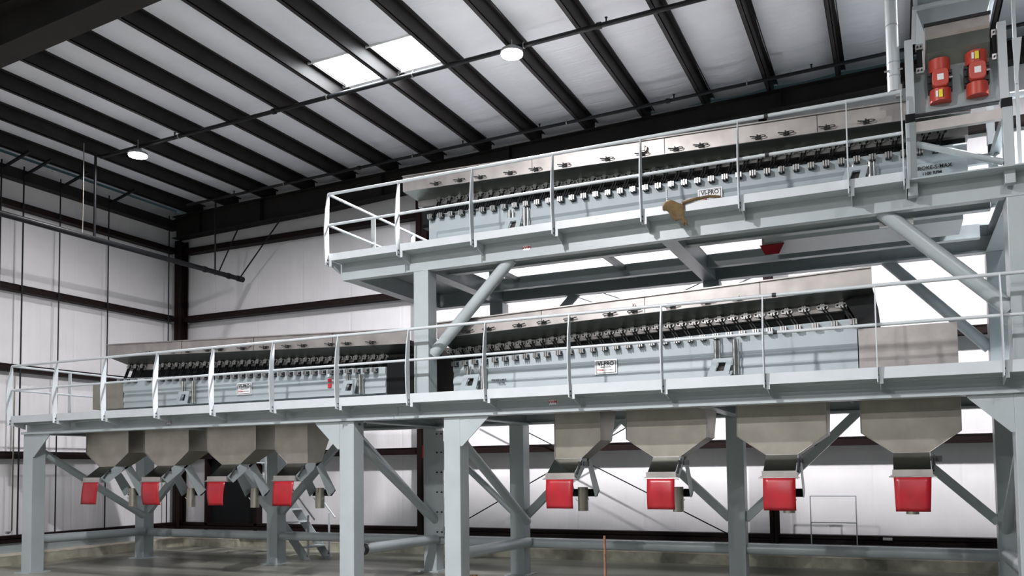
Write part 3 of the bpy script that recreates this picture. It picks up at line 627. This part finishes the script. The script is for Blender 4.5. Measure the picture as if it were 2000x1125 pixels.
fd=thing('vibratory_feeder','vibratory feeder with stainless hood and painted motor plate at the top right','machine',(.65,9.0,5.055))
for x in (.19,1.0):
    part('side_channel',MB().box(x,x+.075,8.87,8.88,5.055,5.81).box(x,x+.008,8.88,8.95,5.055,5.81).box(x+.067,x+.075,8.88,8.95,5.055,5.81),M['rail'],fd)
    part('side_channel',MB().box(x,x+.075,10.08,10.16,5.055,5.5),M['rail'],fd)
part('motor_plate',MB().hexa([(.265,8.98,5.07),(1.03,8.98,5.07),(1.03,9.0,5.07),(.265,9.0,5.07)],[(.265,9.06,5.56),(1.03,9.06,5.56),(1.03,9.08,5.56),(.265,9.08,5.56)]),M[C],fd)
part('lower_lip',MB().box(.265,1.0,8.93,9.0,5.055,5.07),M['ink'],fd)
part('hood',MB().prism([(9.0,5.97),(9.02,5.99),(10.1,5.99),(10.1,5.50),(9.35,5.50),(9.2,5.62),(9.0,5.87)],'x',.385,.955),M['steel'],fd)
part('hood_rim',MB().box(.375,.965,8.985,9.01,5.965,5.995),M['ink'],fd)
part('under_pan',MB().prism([(9.02,5.84),(9.2,5.60),(9.24,5.46),(9.10,5.50),(9.01,5.70)],'x',.39,.95),M['steel_shaded'],fd)  # darkened steel paints in the shade below the hood
for x in (.30,.965):
    s=part('leaf_spring',MB().box(x,x+.05,8.93,8.96,5.545,5.725),M['black'],fd)
    for z in (5.50,5.74): part('spring_clamp',MB().box(x-.01,x+.06,8.92,8.97,z-.025,z+.03),M['chrome'],s); part('bolt',MB().tube([(x+.01,8.905,z),(x+.01,8.92,z)],.009,6).tube([(x+.04,8.905,z),(x+.04,8.92,z)],.009,6),M['ink'],s)
for x in (.225,1.04): part('side_bracket',MB().box(x,x+.02,8.95,9.3,5.4,5.8),M['paint'],fd)
def motor(x0,x1,z0,z1,lab_low,label):
    xm=(x0+x1)/2; zm=(z0+z1)/2; h=z1-z0; yb=9.03
    m=part('vibration_motor',MB().box(x0-.012,x1+.012,yb-.09,yb+.0,zm-.10,zm+.10),M['ink'],fd,(0,0,0),label=label)
    for a,b in ((z0,z0+.125),(z1-.125,z1)):
        part('end_cover',MB().tube([(xm,yb-.06,a),(xm,yb-.06,b)],(x1-x0)/2,20).box(x0+.005,x1-.005,yb-.06,yb+.0,a+.01,b-.01),M['motor'],m)
    o=[];n=16
    for k in range(n):
        t=2*math.pi*k/n; c,s=math.cos(t),math.sin(t); o.append((xm+.075*math.copysign(abs(c)**.5,c),zm+.088*math.copysign(abs(s)**.5,s)))
    part('terminal_box',MB().prism(o,'y',yb-.19,yb-.10),M['motor'],m,bevel=.008)
    part('name_label',MB().box(xm-.028,xm+.028,yb-.193,yb-.19,zm-.03,zm+.03),M['white'],m)
    zl=(z0+.06) if lab_low else (z1-.06)
    part('warning_label',MB().box(xm-.018,xm+.016,yb-.165,yb-.14,zl-.038,zl+.038),M['yellow'],m); part('warning_label',MB().box(xm-.045,xm-.025,yb-.163,yb-.13,zl-.03,zl+.03),M['white'],m)
    part('warning_label',MB().box(xm+.018,xm+.022,yb-.165,yb-.14,zl-.038,zl+.038),M['ink'],m)
    for s in (-1,1):
        for z in (zm-.07,zm,zm+.07): part('bolt',MB().tube([(xm+s*.092,yb-.11,z),(xm+s*.092,yb-.09,z)],.014,8),M['ink'],m)
    part('cable_gland',MB().tube([(xm+.07,yb-.14,zm),(xm+.11,yb-.14,zm)],.012,8),M['chrome'],m)
motor(.402,.596,5.155,5.578,True,'left red vibration motor with the yellow label low down')
motor(.724,.918,5.155,5.588,False,'right red vibration motor with the yellow label high up')
t=thing('overhead_chute','grey-blue square chute coming down from above over the feeder','chute',(.65,9.8,6.02))
part('duct',MB().prism([(.33,7.2),(1.02,7.2),(1.02,6.35),(.93,6.02),(.42,6.02),(.33,6.35)],'y',9.4,10.1),M[C],t)
part('flange',MB().box(.29,1.06,9.36,10.14,6.35,6.39),M['rail'],t)
part('corner_angle',MB().box(.30,.34,9.37,9.40,6.39,7.2).box(1.01,1.05,9.37,9.40,6.39,7.2),M['rail'],t)
t=thing('down_pipe','thick light grey vertical pipe ending beside the upper guard rail','pipe',(.085,9.0,5.38))
part('pipe',MB().tube([(.085,9.02,5.37),(.085,9.02,7.35)],.062,20),M['rail'],t)
for z in (5.52,5.66,6.05,6.62): part('pipe_band',MB().tube([(.085,9.02,z),(.085,9.02,z+.012)],.066,20),M['paint'],t)
part('band_bolt',MB().tube([(.0,8.98,5.58),(.17,8.98,5.58)],.010,8),M['chrome'],t)
part('elbow_bracket',MB().box(.10,.16,8.97,9.03,5.30,5.42),M['chrome'],t)
t=thing('angle_post','thin light grey post with a pointed gusset plate right of the feeder','post',(1.15,8.9,4.38))
part('post',MB().box(1.13,1.16,8.88,8.91,4.38,6.6),M['rail'],t)
part('gusset_plate',MB().prism([(1.12,5.62),(1.20,5.62),(1.15,5.18),(1.13,5.18)],'y',8.865,8.875),M['rail'],t)
single('handrail_tube','light grey horizontal tube at the right edge beside the feeder','pipe',MB().tube([(1.13,9.3,5.24),(3.2,9.3,5.24)],.035,12).tube([(1.9,9.3,5.24),(1.9,9.3,4.38)],.025,10),M['rail'])
# ================================================================ STAIRS, SMALL THINGS
st=thing('metal_staircase','grey steel staircase behind the left hoppers climbing to the platform','stairs',(-9.75,12.05,0))
run,rise=2.05,2.44
for y in (12.02,12.62): part('stringer',MB().prism([(-9.70,0),(-9.92,0),(-9.70-run-.2,rise-.02),(-9.70-run+.05,rise)],'y',y-.006,y+.006),M[C],st)
for i in range(1,11):
    x=-9.72-run*i/11; z=rise*i/11; part('tread',MB().box(x-.11,x+.11,12.03,12.61,z-.02,z),M['rail'],st)
for y in (12.02,12.62):
    part('handrail',MB().tube([(-9.62,y,.72),(-9.70-run,y,rise+.62)],.016,8),M['rail'],st)
    for f in (.02,.5,.95): part('rail_post',MB().box(-9.72-run*f-.02,-9.72-run*f+.02,y-.006,y+.006,rise*f+.0,rise*f+.75),M['rail'],st)
single('rusty_rod','thin rusty brown rod standing upright on the floor in front of the columns','rod',MB().tube([(-2.58,7.5,0),(-2.58,7.5,.945)],.0125,10).tube([(-2.58,7.5,0),(-2.58,7.5,.012)],.045,12),M['rust'])
# rag hanging over the upper toe board
vs=[];n=10;mm=8
for j in range(mm+1):
    for i in range(n+1):
        u=i/n; v=j/mm
        x=-2.27+.24*u; zt=4.475+.03*math.sin(u*5); zb=4.40-.19*u+.03*math.sin(u*9)
        vs.append((x,8.748-.02*math.sin(v*3.14)*(.5+.5*math.sin(u*7)),zt+(zb-zt)*v))
rag=MB().add(vs,[(j*(n+1)+i,j*(n+1)+i+1,(j+1)*(n+1)+i+1,(j+1)*(n+1)+i) for j in range(mm) for i in range(n)],True)
rag.tube([(-2.05,8.745,4.455),(-1.92,8.75,4.475),(-1.76,8.762,4.488),(-1.66,8.79,4.478),(-1.58,8.85,4.40)],.020,8,r2=.010)
for k in range(6): rag.tube([(-2.06+.008*k,8.74,4.27),(-2.055+.012*k,8.735,4.215-.01*(k%3))],.004,5)
single('tan_rag','frayed tan cloth rag draped over the toe board of the upper walkway','cloth',rag,M['cloth'],solid=.004)
def debris(x,y,lab,mm_,seed):
    random.seed(seed); b=MB()
    for k in range(5):
        a=random.random()*3; dx,dy=math.cos(a)*.06,math.sin(a)*.06; cx=x+random.uniform(-.08,.08); cy=y+random.uniform(-.05,.05)
        b.bar((cx-dx,cy-dy,.012),(cx+dx,cy+dy,.018),.03,.022)
    single('scrap',lab,'debris',b,M[mm_])
debris(-5.87,10.9,'small pile of tan scrap on the floor between the two middle columns','cloth',1)
debris(-3.54,10.6,'small dark scrap pieces on the floor right of the rusty rod','ink',2)
debris(-12.2,12.6,'pale scrap pieces on the floor near the dark doorway','curbtop',3)
